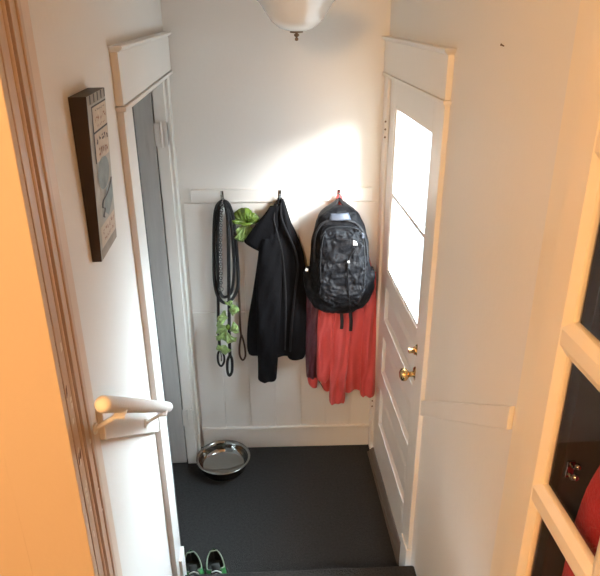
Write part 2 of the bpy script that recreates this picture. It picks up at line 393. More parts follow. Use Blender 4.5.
# french door (door_3), folded back at the head of the stairs
fx = .560; ft = .036
f0 = onx(fx, 533, 485); f1 = onx(fx, 558, 343); f2 = onx(fx, 562, 327); f3 = onx(fx, 594, 150); f4 = onx(fx, 592, 126)
print('french', f0, f1, f2, f3, f4)
D3 = Vector((fx, -1.868, .77))
door3 = struct(thing('door_3', 'cream french door with glass panes folded back at the head of the stairs', 'door', D3), None)
fy0 = -1.868; py0 = f0.y; fw = .78
zp = [(f1.z+f0.z)/2]
ph = (f2.z - f0.z)                       # pitch of a row
rows = []
zb = f0.z - 0*ph
rowh = f1.z - f0.z
rail_h = f2.z-f1.z
f3 = onx(fx, 591, 151)
rows = [(f0.z-rail_h-rowh, f0.z-rail_h), (f0.z, f1.z), (f2.z, f3.z), (f3.z+rail_h, f3.z+rail_h+(f3.z-f2.z))]
cols = [(py0-.245, py0), (py0-.245-.035-.245, py0-.245-.035)]
mb = MB()
top, bot = 2.78, .775
yend = cols[-1][0]-.085
mb.box((fx, py0, bot), (fx+ft, fy0, top)); mb.box((fx, yend, bot), (fx+ft, cols[-1][0], top)); mb.box((fx, cols[1][1], bot), (fx+ft, cols[0][0], top))
for y0, y1 in cols:
    mb.box((fx, y0, bot), (fx+ft, y1, rows[0][0])); mb.box((fx, y0, rows[-1][1]), (fx+ft, y1, top))
    for i in range(len(rows)-1): mb.box((fx, y0, rows[i][1]), (fx+ft, y1, rows[i+1][0]))
mb.build('door_leaf', M['frenchpaint'], door3, D3, bevel=0.003)
for y0, y1 in cols:
    for z0, z1 in rows:
        mb = MB()
        def ir(k, dx): return [(fx+dx, y0+k, z0+k), (fx+dx, y1-k, z0+k), (fx+dx, y1-k, z1-k), (fx+dx, y0+k, z1-k)]
        mb.loft([ir(-.001, .0008), ir(.017, .010), ir(.018, .014), ir(.018, .022), ir(0, .034)], cap=False)
        mb.build('glazing_bead', M['frenchpaint'], door3, D3)
        MB().box((fx+.016, y0+.004, z0+.004), (fx+.019, y1-.004, z1-.004)).build('glass_pane', M['glass'], door3, D3)
# added dark cupboard, stands in for dark reflections in the glass; red knit inside
shell('wall_dark_backing', [((1.02, -2.75, .76), (1.06, -1.99, 2.9)), ((.600, -1.970, .76), (1.04, -1.917, 2.9)), ((.61, -2.80, .76), (1.06, -2.75, 2.9)), ((.61, -2.80, 2.86), (1.06, -1.99, 2.9))],
      M['backing'], 'dark cupboard added behind the french door, standing in for reflections in its panes', 'cupboard')

# ------------------------------------------------------------------ hook rail
def BL(px, py, d): return bw(px, py, d)
r0 = BL(190, 191.5, .02); r1 = BL(372, 187, .02)
HZ0, HZ1 = 1.452, 1.515
hb = (0.12, 0.0, HZ0)
hrack = wallthing('coat_rack', 'long white wooden hook rail on the back wall', 'coat rack', hb)
MB().box((r0.x, -.020, HZ0), (r1.x, 0.0, HZ1)).build('rail_board', M['trim'], hrack, hb, bevel=0.003)
hooks = [BL(222, 199, .035).x, BL(280, 200, .035).x, BL(339, 199, .035).x]
for i, hu in enumerate(hooks):
    mb = MB()
    mb.lathe([(.001, -.020), (.009, -.020), (.009, -.023), (.001, -.024)], (hu, 0, 1.492), 12, 'y') if False else mb.box((hu-.007, -.0235, 1.470), (hu+.007, -.0195, 1.510))
    mb.tube(smv([(hu, -.022, 1.482), (hu, -.034, 1.468), (hu, -.050, 1.466), (hu, -.058, 1.480), (hu, -.056, 1.496)], 6), .0032, 8)
    mb.ball((hu, -.056, 1.498), .005, 8)
    mb.build('hook', M['steel'], hrack, hb, smooth=False)
hu1, hu2, hu3 = hooks

# ------------------------------------------------------------------ cloth lofts in the back wall's frame
def cloth(mb, rows, n=56, per=7, folds=(), sq=2.6, seed=0):
    """rows: (py, pxL, pxR, d, half depth) measured on the picture, d metres out of the wall; folds: (amp, freq, phase, shift per m)"""
    rr = []
    for py, xl, xr, d, hd in rows:
        a = bw(xl, py, d); b_ = bw(xr, py, d)
        rr.append((a.x, b_.x, (a.z+b_.z)/2, d, hd))
    R = sm(rr, per); rings = []
    for (ua, ub, z, d, hd) in R:
        mu, hw = (ua+ub)/2, (ub-ua)/2; ring = []
        for k in range(n):
            a = 2*PI*k/n; c, s_ = math.cos(a), math.sin(a)
            e = 2.0/sq
            u = mu + hw*math.copysign(abs(c)**e, c); dd = math.copysign(abs(s_)**e, s_)*hd
            f = 0.0
            for amp, fr, ph, sh in folds: f += amp*math.sin(fr*(u-mu)/max(hw, .01)*1.0 + ph + sh*z + .6*math.sin(9*z+ph))
            w = max(0.0, s_)**.5 if s_ > 0 else 0
            edge = 1.0-abs(c)**6
            D = d + dd + f*w*edge*min(1, hd/.02)
            ring.append(Vector((u, -max(D, .004), z)))
        rings.append(ring)
    mb.loft(rings)
    return mb

# black jacket on the middle hook
jb = (hu2, -.03, .42)
jk = wallthing('jacket', 'black fleece jacket hanging from the middle hook', 'jacket', jb)
mb = cloth(MB(), [(199, 277.5, 283.5, .045, .010), (206, 273, 286, .045, .022), (222, 266, 291, .048, .034), (240, 260, 297, .05, .042), (260, 257.5, 301, .052, .048), (290, 253, 303, .052, .05),
                  (320, 248, 303.5, .052, .05), (344, 247, 303, .05, .048), (352, 248.5, 301, .048, .042), (354, 251, 299, .048, .034)],
           folds=((.010, 5.0, .4, 3), (.005, 11.0, 1.9, -2)), seed=1)
mb.build('body', M['fleece'], jk, jb, smooth=True)
mb = cloth(MB(), [(206, 270, 281, .075, .008), (214, 264.5, 280, .076, .014), (223, 257, 279, .078, .018), (232, 250, 277, .08, .018), (238, 246, 273, .08, .017), (242, 244.5, 270, .08, .016), (247, 251, 267, .078, .012), (251.5, 259.5, 264, .076, .005)],
           folds=((.004, 4.0, .2, 8),), n=40, seed=2)
mb.build('hood', M['fleece'], jk, jb, smooth=True)
mb = cloth(MB(), [(238, 262, 281, .085, .020), (252, 259, 283, .09, .028), (285, 256.5, 282, .092, .032), (320, 256.5, 280, .09, .032), (350, 257.5, 278.5, .088, .03), (372, 258, 277, .088, .028), (378, 258, 276.5, .088, .026), (380.5, 260, 275, .088, .020)],
           folds=((.005, 3.2, 1.0, 18), (.003, 7, .4, -30)), n=40, seed=3)
mb.build('sleeve', M['fleece'], jk, jb, smooth=True)
mb = cloth(MB(), [(222, 287, 291, .05, .008), (232, 289, 296, .05, .014), (245, 291, 301, .052, .022), (262, 293, 305, .055, .026), (300, 293, 306.5, .056, .03), (335, 289, 306.5, .056, .03), (353, 287, 305.5, .056, .03), (358, 289, 303, .056, .022)],
           folds=((.004, 3.0, 2.0, 20),), n=36, seed=4)
mb.build('sleeve', M['fleece'], jk, jb, smooth=True)
def wl(pts): return [bw(*p) for p in pts]
mb = MB(); mb.tube(smv(wl([(281, 203, .075), (281, 216, .094), (287, 232, .102), (295, 250, .106), (298, 268, .106), (296, 285, .108), (293, 310, .106), (291, 335, .102), (290, 351, .098)]), 6), [.006]*4+[.010]*45, 10, flat=(1, .55))
mb.build('lapel', M['fleece_in'], jk, jb, smooth=True)
mb = MB(); mb.tube(smv(wl([(277, 204, .07), (274, 218, .094), (277, 232, .104), (283, 258, .11), (286, 300, .112), (285, 350, .102)]), 6), .0035, 8)
mb.build('zipper', M['webbing'], jk, jb, smooth=True)
mb = MB(); mb.tube([Vector((hu2+.012*math.cos(a), -.052, 1.468+.016*math.sin(a))) for a in [2*PI*i/16 for i in range(16)]], .0025, 6, closed=True)
mb.build('hanging_loop', M['webbing'], jk, jb, smooth=True)

# coral jacket behind the backpack
cb = (hu3, -.03, .42)
cj = wallthing('jacket', 'coral red jacket with dark maroon lining hanging under the black backpack', 'jacket', cb)
mb = cloth(MB(), [(199, 336, 341, .040, .008), (212, 328, 352, .038, .014), (240, 318, 364, .030, .016), (275, 316, 373, .030, .018), (310, 316, 374, .040, .032), (345, 318, 373.5, .046, .036), (375, 320, 371, .046, .036), (386, 322, 368, .046, .032), (389, 324, 366, .046, .026)],
           folds=((.012, 6.0, .4, 4), (.008, 11.0, 1.9, -5)), n=96, seed=5)
mb.build('body', M['coral'], cj, cb, smooth=True)
mb = cloth(MB(), [(302, 320, 332, .060, .010), (314, 318, 335, .070, .022), (340, 317, 336, .084, .028), (365, 316.5, 336, .088, .028), (377, 317, 334.5, .088, .024), (380.5, 319, 332, .086, .016)],
           folds=((.013, 3.6, .5, 7), (.009, 6, 2, -13)), n=64, per=10, seed=6)
mb.build('front_panel', M['coral'], cj, cb, smooth=True)
mb = cloth(MB(), [(304, 334, 348, .062, .010), (318, 332, 351, .075, .022), (350, 331, 349, .094, .03), (380, 330, 346, .10, .032), (398, 329, 345, .10, .030), (402, 330, 344, .10, .024)],
           folds=((.012, 3.2, 1.5, 9), (.009, 5.5, .3, -16)), n=64, per=10, seed=7)
mb.build('sleeve', M['coral'], cj, cb, smooth=True)
mb = cloth(MB(), [(272, 366, 376, .05, .014), (300, 364, 376, .06, .024), (330, 362, 376, .068, .03), (360, 361, 375.5, .074, .032), (385, 360, 375, .074, .032), (393, 360, 374.5, .074, .028), (395.5, 362, 373, .074, .02)],
           folds=((.011, 3.0, 2.5, 8), (.008, 5, .6, -15)), n=56, per=10, seed=8)
mb.build('sleeve', M['coral'], cj, cb, smooth=True)
mb = cloth(MB(), [(270, 308, 320, .045, .014), (300, 305.5, 321, .052, .024), (330, 305, 320.5, .056, .028), (360, 305.5, 319, .056, .028), (376, 306.5, 318.5, .056, .024)],
           folds=((.008, 4.0, .5, 16), (.006, 8, 2, -26)), n=48, seed=9)
mb.build('lining', M['maroon'], cj, cb, smooth=True)
mb = cloth(MB(), [(376, 307, 318, .056, .025), (383, 308.5, 317.5, .056, .02), (387, 312, 317, .056, .012)], n=32, seed=10)
mb.build('cuff', M['coral'], cj, cb, smooth=True)
mb = MB(); mb.tube(smv(wl([(317.5, 377, .07), (319.5, 382, .075), (322, 386, .078), (323, 388, .078)]), 5), .0022, 6)
mb.build('drawcord', M['webbing'], cj, cb, smooth=True)
mb = MB(); mb.tube([Vector((hu3+.010*math.cos(a), -.052, 1.470+.022*math.sin(a))) for a in [2*PI*i/16 for i in range(16)]], .006, 8, closed=True)
mb.build('hanging_loop', M['coral'], cj, cb, smooth=True)

# backpack
kb = (hu3, -.08, .85)
bp = wallthing('backpack', 'black nylon school backpack hung over the coral red jacket', 'backpack', kb)
def noise3(p, s):
    from mathutils import noise
    return noise.noise(Vector(p)*s)
def crinkle(mb, i0, amp, s):
    for i in range(i0, len(mb.v)):
        v = mb.v[i]; mb.v[i] = v + Vector((amp*.5*noise3(v+Vector((3, 1, 2)), s), amp*(.7*noise3(v, s)+.9*abs(noise3(v+Vector((9, 2, 7)), s*1.6))-.5*abs(noise3(v+Vector((1, 7, 3)), s*2.9))), amp*.4*noise3(v+Vector((5, 5, 5)), s)))
    return mb
mb = cloth(MB(), [(206, 331, 349, .12, .022), (209, 325, 354, .125, .040), (216, 318.5, 360, .135, .058), (232, 313, 366, .145, .070), (255, 310.5, 369, .15, .078), (275, 309.5, 370.5, .152, .08), (292, 310, 369.5, .152, .08), (302, 313, 365, .156, .062), (308, 319, 358, .152, .050), (311, 327, 351, .148, .030)],
           n=96, per=12, sq=3.0)
crinkle(mb, 0, .014, 20); mb.build('main_body', M['nylon'], bp, kb, smooth=True)
mb = cloth(MB(), [(226, 330, 355, .212, .012), (229, 324, 360, .215, .022), (238, 321, 363.5, .222, .030), (262, 319, 365.5, .228, .036), (285, 318.5, 365.5, .228, .038), (298, 321, 362, .224, .034), (305, 327, 355, .215, .022)],
           n=150, per=18, sq=3.2)
crinkle(mb, 0, .017, 22); mb.build('front_pocket', M['nylon2'], bp, kb, smooth=True)
for sd in (0, 1):
    rws = [(268, 305.5, 318, .14, .03), (274, 303.5, 319, .145, .045), (290, 305, 320, .148, .05), (303, 312, 323, .145, .045), (308, 318, 325, .14, .03)]
    if sd: rws = [(268, 361, 374, .14, .03), (273, 360, 375, .145, .045), (286, 359, 373.5, .148, .05), (300, 357, 368, .145, .045), (306, 354, 362, .14, .03)]
    mb = cloth(MB(), rws, n=40, per=7, sq=2.6); crinkle(mb, 0, .011, 24); mb.build('side_pocket', M['nylon'], bp, kb, smooth=True)
mb = MB(); mb.tube(smv(wl([(325, 232, .242), (322, 245, .256), (320.5, 265, .262), (321, 283, .262)]), 6), .0025, 6)
mb.tube(smv(wl([(321, 238, .240), (327, 229, .236), (342, 226.5, .234), (357, 229, .236), (363, 238, .240), (365, 262, .252), (364, 285, .254)]), 6), .0028, 6)
mb.build('zipper', M['webbing'], bp, kb, smooth=True)
# arched storm flap over the top compartment
mb = MB(); mb.tube(smv(wl([(315, 262, .20), (314.5, 240, .20), (320, 226, .20), (331, 220, .198), (345, 220, .198), (358, 225, .20), (365, 238, .20), (367.5, 262, .20)]), 8), .008, 10, flat=(1, .7))
mb.build('flap_piping', M['webbing'], bp, kb, smooth=True)
a, b_, c_, d_ = bw(330.5, 213.5, .188), bw(348, 212.5, .188), bw(351, 219.5, .204), bw(329, 220.5, .204)
G = []
for i in range(5):
    t = i/4; l = a.lerp(d_, t); r = b_.lerp(c_, t)
    G.append([l.lerp(r, j/8)+Vector((0, -.010*math.sin(PI*j/8), 0)) for j in range(9)])
mb = MB().loft(G, cap=False, closed=False); mb.build('top_label', M['greypanel'], bp, kb, smooth=True, solid=.006)
# shoulder straps gathered up to the hook, and the haul loop
for sg, xs in ((-1, (337.5, 331, 322, 317)), (1, (340.5, 347, 355, 360))):
    mb = MB(); mb.tube(smv(wl([(xs[0], 200, .064), (xs[1], 207, .105), (xs[2], 216, .120), (xs[3], 232, .110)]), 6), [.010, .011, .012, .014, .016, .018, .020, .022, .023]+[.024]*12, 12, flat=(.45, 1))
    mb.build('shoulder_strap', M['webbing'], bp, kb, smooth=True)
mb = MB(); mb.tube(smv([Vector((hu3-.03, -.14, 1.405)), Vector((hu3-.018, -.085, 1.445)), Vector((hu3-.006, -.055, 1.474)), Vector((hu3+.006, -.055, 1.474)), Vector((hu3+.018, -.085, 1.445)), Vector((hu3+.03, -.14, 1.405))], 6), .008, 10, flat=(.5, 1))
mb.build('haul_loop', M['webbing'], bp, kb, smooth=True)
# emblem, daisy chain, pulls and loose straps
e = bw(355.5, 243.5, .268)
mb = MB()
for r0_, r1_ in ((0, .006), (.0085, .013), (.0155, .020)):
    A = [PI*.5*i/8 for i in range(9)]
    pts = [e+Vector((-.010+r1_*math.cos(t), 0, -.009+r1_*math.sin(t))) for t in A]
    pts += [e+Vector((-.010+r0_*math.cos(t), 0, -.009+r0_*math.sin(t))) for t in (A[::-1] if r0_ > 0 else [0])]
    mb.prism(pts, (0, .014, 0))
mb.build('emblem', M['logo'], bp, kb)
g = bw(363, 236.5, .250); MB().prism([g+Vector((-.006, 0, -.008)), g+Vector((.007, 0, -.009)), g+Vector((.006, 0, .009)), g+Vector((-.004, 0, .008))], (0, .03, 0)).build('pull_tab', M['greypanel'], bp, kb, bevel=.001)
mb = MB(); mb.tube(smv(wl([(355, 248, .264), (350, 256, .270), (347.5, 264, .274), (348, 282, .276), (349, 300, .262), (350, 309, .240)]), 6), .008, 8, flat=(.3, 1)); mb.build('daisy_chain', M['webbing'], bp, kb, smooth=True)
g = bw(348.5, 262, .280); MB().ball(g, .006, 10).build('zipper_pull', M['logo'], bp, kb, smooth=True)
g = bw(306.5, 270, .20); MB().prism([g+Vector((-.006, 0, -.004)), g+Vector((.005, 0, -.008)), g+Vector((.008, 0, .002)), g+Vector((-.003, 0, .008))], (0, .01, 0)).build('side_tag', M['logo'], bp, kb)
for x0, yb in ((341.5, 329), (350.5, 331)):
    mb = MB(); mb.tube(smv(wl([(x0, 306, .16), (x0, 314, .155), (x0+.5, 322, .15), (x0, yb, .148)]), 5), .0085, 8, flat=(.25, 1)) ; mb.build('loose_strap', M['webbing'], bp, kb)

# ------------------------------------------------------------------ leashes on the first hook
lb = (hu1, -.04, .55)
ls = wallthing('leash', 'black rope dog leash looped long over the left hook', 'leash', lb, 'leashes on the left hook')
mb = MB(); mb.tube(smv(wl([(222, 201, .056), (217, 206, .058), (214.5, 220, .050), (214, 250, .046), (214.5, 280, .046), (218, 296, .048), (225, 303, .052), (233, 298, .052), (238, 284, .050), (237, 255, .048), (234, 222, .052), (229, 205, .060), (223, 200.5, .060)]), 6), .0085, 10)
mb.tube(smv(wl([(223, 203, .062), (219, 212, .060), (217.5, 240, .056), (218, 280, .056), (221, 294, .058), (226, 297, .060), (232, 290, .058), (234, 265, .056), (231.5, 225, .058), (227, 206, .064)]), 6), .0075, 10); mb.build('rope', M['rope'], ls, lb, smooth=True)
mb = MB(); mb.tube(smv(wl([(224, 202, .066), (227.5, 215, .064), (228.5, 250, .062), (229, 300, .062), (229.5, 340, .062), (230, 356, .060)]), 6), .0088, 10)
mb.tube(smv(wl([(230, 355, .060), (227.5, 361, .060), (227.5, 371, .060), (229.5, 375.5, .060), (232, 371, .060), (232, 360, .060), (230, 355, .060)]), 6), .0075, 10); mb.build('handle_loop', M['rope'], ls, lb, smooth=True)
lb2 = (hu1-.01, -.03, .58)
ls2 = wallthing('leash', 'black dog leash with a metal clip, leftmost strand on the left hook', 'leash', lb2, 'leashes on the left hook')
mb = MB(); mb.tube(smv(wl([(221, 202, .040), (218, 212, .036), (217.5, 240, .032), (218, 290, .030), (218.5, 330, .032), (220, 350, .034)]), 6), .0078, 10); mb.build('rope', M['rope'], ls2, lb2, smooth=True)
mb = MB(); mb.tube(smv(wl([(220, 349, .034), (217.8, 355, .034), (218.5, 363, .036), (221.5, 366, .036), (224.3, 361, .036), (223.5, 354, .036), (220.5, 350, .036)]), 5), .006, 8); mb.build('clip_loop', M['rope'], ls2, lb2, smooth=True)
mb = MB(); mb.tube(smv(wl([(220.5, 352, .044), (221.5, 357, .046), (221.5, 361, .046)]), 4), .003, 8); mb.build('clip', M['steel'], ls2, lb2, smooth=True)
lb3 = (hu1+.06, -.03, .6)
ls3 = wallthing('leash', 'thin brown leash hanging between the black leashes and the black jacket', 'leash', lb3, 'leashes on the left hook')
mb = MB(); mb.tube(smv(wl([(224, 203, .044), (232, 212, .036), (236, 240, .026), (238.5, 280, .022), (240, 320, .024), (241, 336, .024)]), 6), .0058, 8)
mb.build('strap', M['brownleash'], ls3, lb3, smooth=True)
mb = MB(); mb.tube(smv(wl([(241, 335, .024), (239.5, 347, .024), (240, 356, .024), (243, 360, .024), (245.5, 355, .024), (244, 343, .024), (241.5, 335, .024)]), 6), .0052, 8); mb.build('handle_loop', M['brownleash'], ls3, lb3, smooth=True)
# silver chain collar
ch = wallthing('chain_collar', 'silver chain collar hanging among the black leashes', 'dog collar', (hu1, -.07, 1.0))
mb = MB()
path = smv(wl([(222.5, 203, .080), (221, 220, .076), (220.5, 250, .074), (221, 286, .074)]), 10)
acc = 0; link = 0; last = path[0]
Lp = [path[0]]
for p in path[1:]:
    while (p-Lp[-1]).length >= .0125: Lp.append(Lp[-1]+(p-Lp[-1]).normalized()*.0125)
for i, p in enumerate(Lp):
    ax = Vector((1, 0, 0)) if i % 2 else Vector((0, 1, 0))
    mb.tube([p + ax*(.006*math.cos(t)) + Vector((0, 0, 1))*(.0092*math.sin(t)) for t in [2*PI*j/10 for j in range(10)]], .0024, 5, closed=True)
mb.build('chain', M['chain'], ch, (hu1, -.07, 1.0), smooth=True)
e = bw(221, 289, .074); MB().tube([e+Vector((.011*math.cos(t), 0, .011*math.sin(t))) for t in [2*PI*j/16 for j in range(16)]], .0022, 6, closed=True).build('ring', M['steel'], ch, (hu1, -.07, 1.0), smooth=True)

# green bags tied on the leashes
def fan(mb, c, a0, a1, r, pleats, seed, cup=.02, n=48, m=10):
    rnd = random.Random(seed); off = Vector((rnd.random()*20, rnd.random()*20, rnd.random()*20)); rings = []
    for j in range(m+1):
        q = j/m; ring = []
        for i in range(n+1):
            t = i/n; a = a0+(a1-a0)*t
            nz = noise3(Vector((t*pleats, .6*q, 0))+off, 1.0); n2 = noise3(Vector((t*pleats*2.3, 2.5*q, 4))+off, 1.0); n3 = noise3(Vector((t*2.2, 1, 9))+off, 1.0)
            rr = r*(q**.75)*(1+.35*n3+.12*n2*q)
            ring.append(Vector((c.x+rr*math.cos(a), c.y - cup*math.sin(PI*q*.85) - .024*q**.6*nz - .014*n2, c.z+rr*math.sin(a))))
        rings.append(ring)
    mb.loft(rings, cap=False, closed=False); return mb
gb = bw(246.5, 223, .030)
gbag = wallthing('plastic_bag', 'glossy green crumpled bag knotted beside the left hook', 'bag', gb)
mb = MB(); fan(mb, gb, math.radians(5), math.radians(175), .078, 7, 3, .025); fan(mb, gb+Vector((0, .004, 0)), math.radians(35), math.radians(150), .078, 5, 8, .034)
mb.build('bag_top', M['greenbag'], gbag, gb, smooth=True, solid=.0015)
mb = MB(); fan(mb, gb, math.radians(205), math.radians(322), .096, 6, 5, .022); fan(mb, gb+Vector((0, -.004, 0)), math.radians(225), math.radians(305), .092, 5, 15, .030)
mb.build('bag_tail', M['palegreen'], gbag, gb, smooth=True, solid=.0015)
mb = MB(); mb.tube(smv([gb+Vector((-.045, -.012, .004)), gb+Vector((0, -.026, .0)), gb+Vector((.045, -.014, .006))], 6), [.005]*4+[.008]*5+[.005]*4, 8); mb.build('knot', M['greenbag'], gbag, gb, smooth=True)
g2 = bw(226, 327, .078)
gbag2 = wallthing('plastic_bag', 'pale green leafy looking bags tied low on the leashes', 'bag', g2)
mb = MB()
for cx_, cy_, a0, a1, r, pl, sd in ((228, 318, 100, 215, .055, 3, 1), (228, 326, 150, 260, .07, 4, 2), (230, 330, -30, 70, .062, 3, 3), (226, 331, 200, 330, .075, 5, 4), (225, 345, 160, 330, .055, 4, 5), (231, 306, 70, 140, .045, 2, 6), (229, 309, -60, 60, .05, 2, 7)):
    fan(mb, bw(cx_, cy_, .070+.003*sd), math.radians(a0), math.radians(a1), r*.84, pl, sd, .022, 24, 6)
mb.build('bag_film', M['palegreen'], gbag2, g2, smooth=True, solid=.0015)
mb = MB(); mb.ball(bw(228, 327, .082), .012, 10, (1, .8, 1.3)); mb.build('knot', M['greenbag'], gbag2, g2, smooth=True)

# ------------------------------------------------------------------ framed sign on the left wall
sy0, sy1, sz0, sz1 = -1.585, -1.410, 1.776, 2.138
sb = Vector((XL, (sy0+sy1)/2, sz0))
def sfx(t): return XL + .040*(1-t) + .024*t
sg = thing('wall_sign', 'tall narrow printed sign with deep black sides on the left wall', 'sign', sb)
MB().prism([(XL, sy0, sz0), (sfx(1)-.003, sy0, sz0), (sfx(0)-.003, sy0, sz1), (XL, sy0, sz1)], (0, sy1-sy0, 0)).build('box_frame', M['sideblack'], sg, sb, bevel=.001)
mb = MB(); W_, H_ = sy1-sy0, sz1-sz0
def FP(s, t, l): return (sfx(t)-.003+.0006*l, sy0+W_*s, sz1-H_*t)          # s 0 near..1 far, t 0 top..1 bottom
def quad(s0, t0, s1, t1, l): mb.add([FP(s0, t0, l), FP(s1, t0, l), FP(s1, t1, l), FP(s0, t1, l)], [(0, 1, 2, 3)])
mb.cur = 0; quad(0, 0, 1, 1, 1)
mb.cur = 1; quad(.03, .0, .97, .055, 2); quad(.03, .93, .97, .995, 2)
for s_ in (.1, .3, .5, .7, .9): mb.cur = 4; quad(s_, .0, s_+.06, .05, 3)
mb.cur = 4; quad(.15, .065, .97, .075, 3); quad(.15, .065, .2, .40, 3); quad(.18, .215, .95, .225, 4)
mb.cur = 2; quad(.2, .075, .95, .215, 3); quad(.2, .23, .95, .40, 3)
mb.cur = 2; quad(.08, .79, .95, .925, 3)
mb.cur = 3                                                        # blue grey oval with a bottle shaped mark below it
mb.add([FP(.52+.34*math.cos(a), .49+.10*math.sin(a), 3) for a in [2*PI*i/20 for i in range(20)]], [tuple(range(20))])
mb.add([FP(.35, .72, 3), FP(.55, .60, 3), FP(.95, .57, 3), FP(.95, .70, 3), FP(.6, .78, 3)], [(0, 1, 2, 3, 4)])
mb.cur = 4
curve = sm([(.92, .565), (.80, .60), (.60, .635), (.35, .65), (.28, .685), (.40, .71), (.30, .745), (.38, .765)], 5)
for i in range(len(curve)-1):
    (s0, t0), (s1, t1) = curve[i], curve[i+1]
    mb.add([FP(s0-.04, t0-.004, 4), FP(s0+.04, t0+.004, 4), FP(s1+.04, t1+.004, 4), FP(s1-.04, t1-.004, 4)], [(0, 1, 2, 3)])
rn = random.Random(4)
def glyphs(s0, s1, t0, t1, n, ci):
    mb.cur = ci; w = (s1-s0)/n
    for i in range(n):
        for k in range(3):                                        # worn, illegible strokes
            a = s0+w*(i+rn.uniform(.05, .6)); b_ = t0+(t1-t0)*rn.uniform(0, .6)
            ds, dt = (w*rn.uniform(.1, .2), (t1-t0)*rn.uniform(.35, .7)) if rn.random() < .55 else (w*rn.uniform(.35, .6), (t1-t0)*rn.uniform(.14, .25))
            sk = rn.uniform(-.3, .3)*w
            mb.add([FP(a, b_, 5+k*.2), FP(a+ds, b_, 5+k*.2), FP(a+ds+sk, min(t1, b_+dt), 5+k*.2), FP(a+sk, min(t1, b_+dt), 5+k*.2)], [(0, 1, 2, 3)])
glyphs(.3, .85, .09, .105, 7, 4); glyphs(.25, .92, .125, .165, 5, 5); glyphs(.35, .8, .18, .2, 6, 5)
glyphs(.25, .92, .25, .30, 5, 4); glyphs(.3, .88, .32, .385, 5, 5)
glyphs(.15, .9, .81, .85, 6, 5); glyphs(.2, .85, .87, .90, 7, 5)
mb.build('printed_face', [M['signgrey'], M['signedge'], M['signcream'], M['signteal'], M['signdark'], M['signred']], sg, sb)

# ------------------------------------------------------------------ ceiling lamp
lc = Vector((.165, -.50, 0)); zbm = ony(-.50, 299, 41).z
print('lamp', zbm)
lp = thing('ceiling_lamp', 'frosted glass bowl ceiling lamp over the landing, unlit', 'lamp', (lc.x, lc.y, zbm))
zt = zbm+.158
mb = MB()
prof = [(.001, zbm+.032), (.030, zbm+.034), (.062, zbm+.044), (.090, zbm+.066), (.112, zbm+.098), (.132, zbm+.128), (.152, zbm+.146), (.166, zbm+.154), (.163, zbm+.159), (.148, zbm+.150), (.128, zbm+.132), (.106, zbm+.100), (.062, zbm+.052), (.001, zbm+.040)]
mb.lathe(prof, (lc.x, lc.y, 0), 48); mb.build('glass_shade', M['frost'], lp, (lc.x, lc.y, zbm), smooth=True)
mb = MB().lathe([(.001, zbm), (.006, zbm+.002), (.007, zbm+.008), (.003, zbm+.013), (.009, zbm+.017), (.010, zbm+.022), (.004, zbm+.026), (.024, zbm+.028), (.025, zbm+.033), (.001, zbm+.034)], (lc.x, lc.y, 0), 24)
mb.build('finial', M['bronze'], lp, (lc.x, lc.y, zbm), smooth=True)
mb = MB().tube([(lc.x, lc.y, zbm+.03), (lc.x, lc.y, CEIL)], .006, 10).lathe([(.001, CEIL-.03), (.05, CEIL-.028), (.062, CEIL-.002), (.001, CEIL)], (lc.x, lc.y, 0), 24)
mb.build('stem', M['bronze'], lp, (lc.x, lc.y, zbm))
for k in range(3):
    a = 2*PI*k/3+1.2
    mb = MB().tube([(lc.x+.166*math.cos(a), lc.y+.166*math.sin(a), zt-.008), (lc.x+.164*math.cos(a), lc.y+.164*math.sin(a), zt+.008), (lc.x+.10*math.cos(a), lc.y+.10*math.sin(a), zt+.03), (lc.x, lc.y, zt+.07)], .0045, 8)
    mb.build('shade_clip', M['bronze'], lp, (lc.x, lc.y, zbm))

# ------------------------------------------------------------------ dog bowl
bc = (onz(.068, 196.5, 456)+onz(.068, 251.5, 456))/2; br = (onz(.068, 251.5, 456)-onz(.068, 196.5, 456)).length/2
b_f, b_b = onz(.068, 222, 479), onz(.068, 222, 439.5)
print('bowl', bc, br, b_f, b_b)
bc = Vector(((onz(.07, 223.5, 456)).x, (onz(.07, 223.5, 457.5)).y, 0))
bo = thing('dog_bowl', 'empty stainless steel dog bowl on the carpet by the back wall', 'bowl', (bc.x, bc.y, 0))
mb = MB().lathe([(.001, .010), (.104, .010), (.113, .014), (.121, .045), (.126, .066), (.136, .0685), (.1375, .071), (.135, .0745), (.127, .0735), (.122, .066), (.1165, .045), (.109, .022), (.101, .0165), (.001, .0155)], (0, 0, 0), 64)
mb.v = [Vector((v.x*1.07, v.y*1.07, v.z*1.05)) for v in mb.v]
mb.build('basin', M['steel'], bo, smooth=True)
mb = MB().lathe([(.090, .0), (.112, .0), (.114, .006), (.110, .014), (.098, .012), (.090, .010), (.090, .0)], (0, 0, 0), 48); mb.build('foot_ring', M['rubber'], bo, smooth=True)

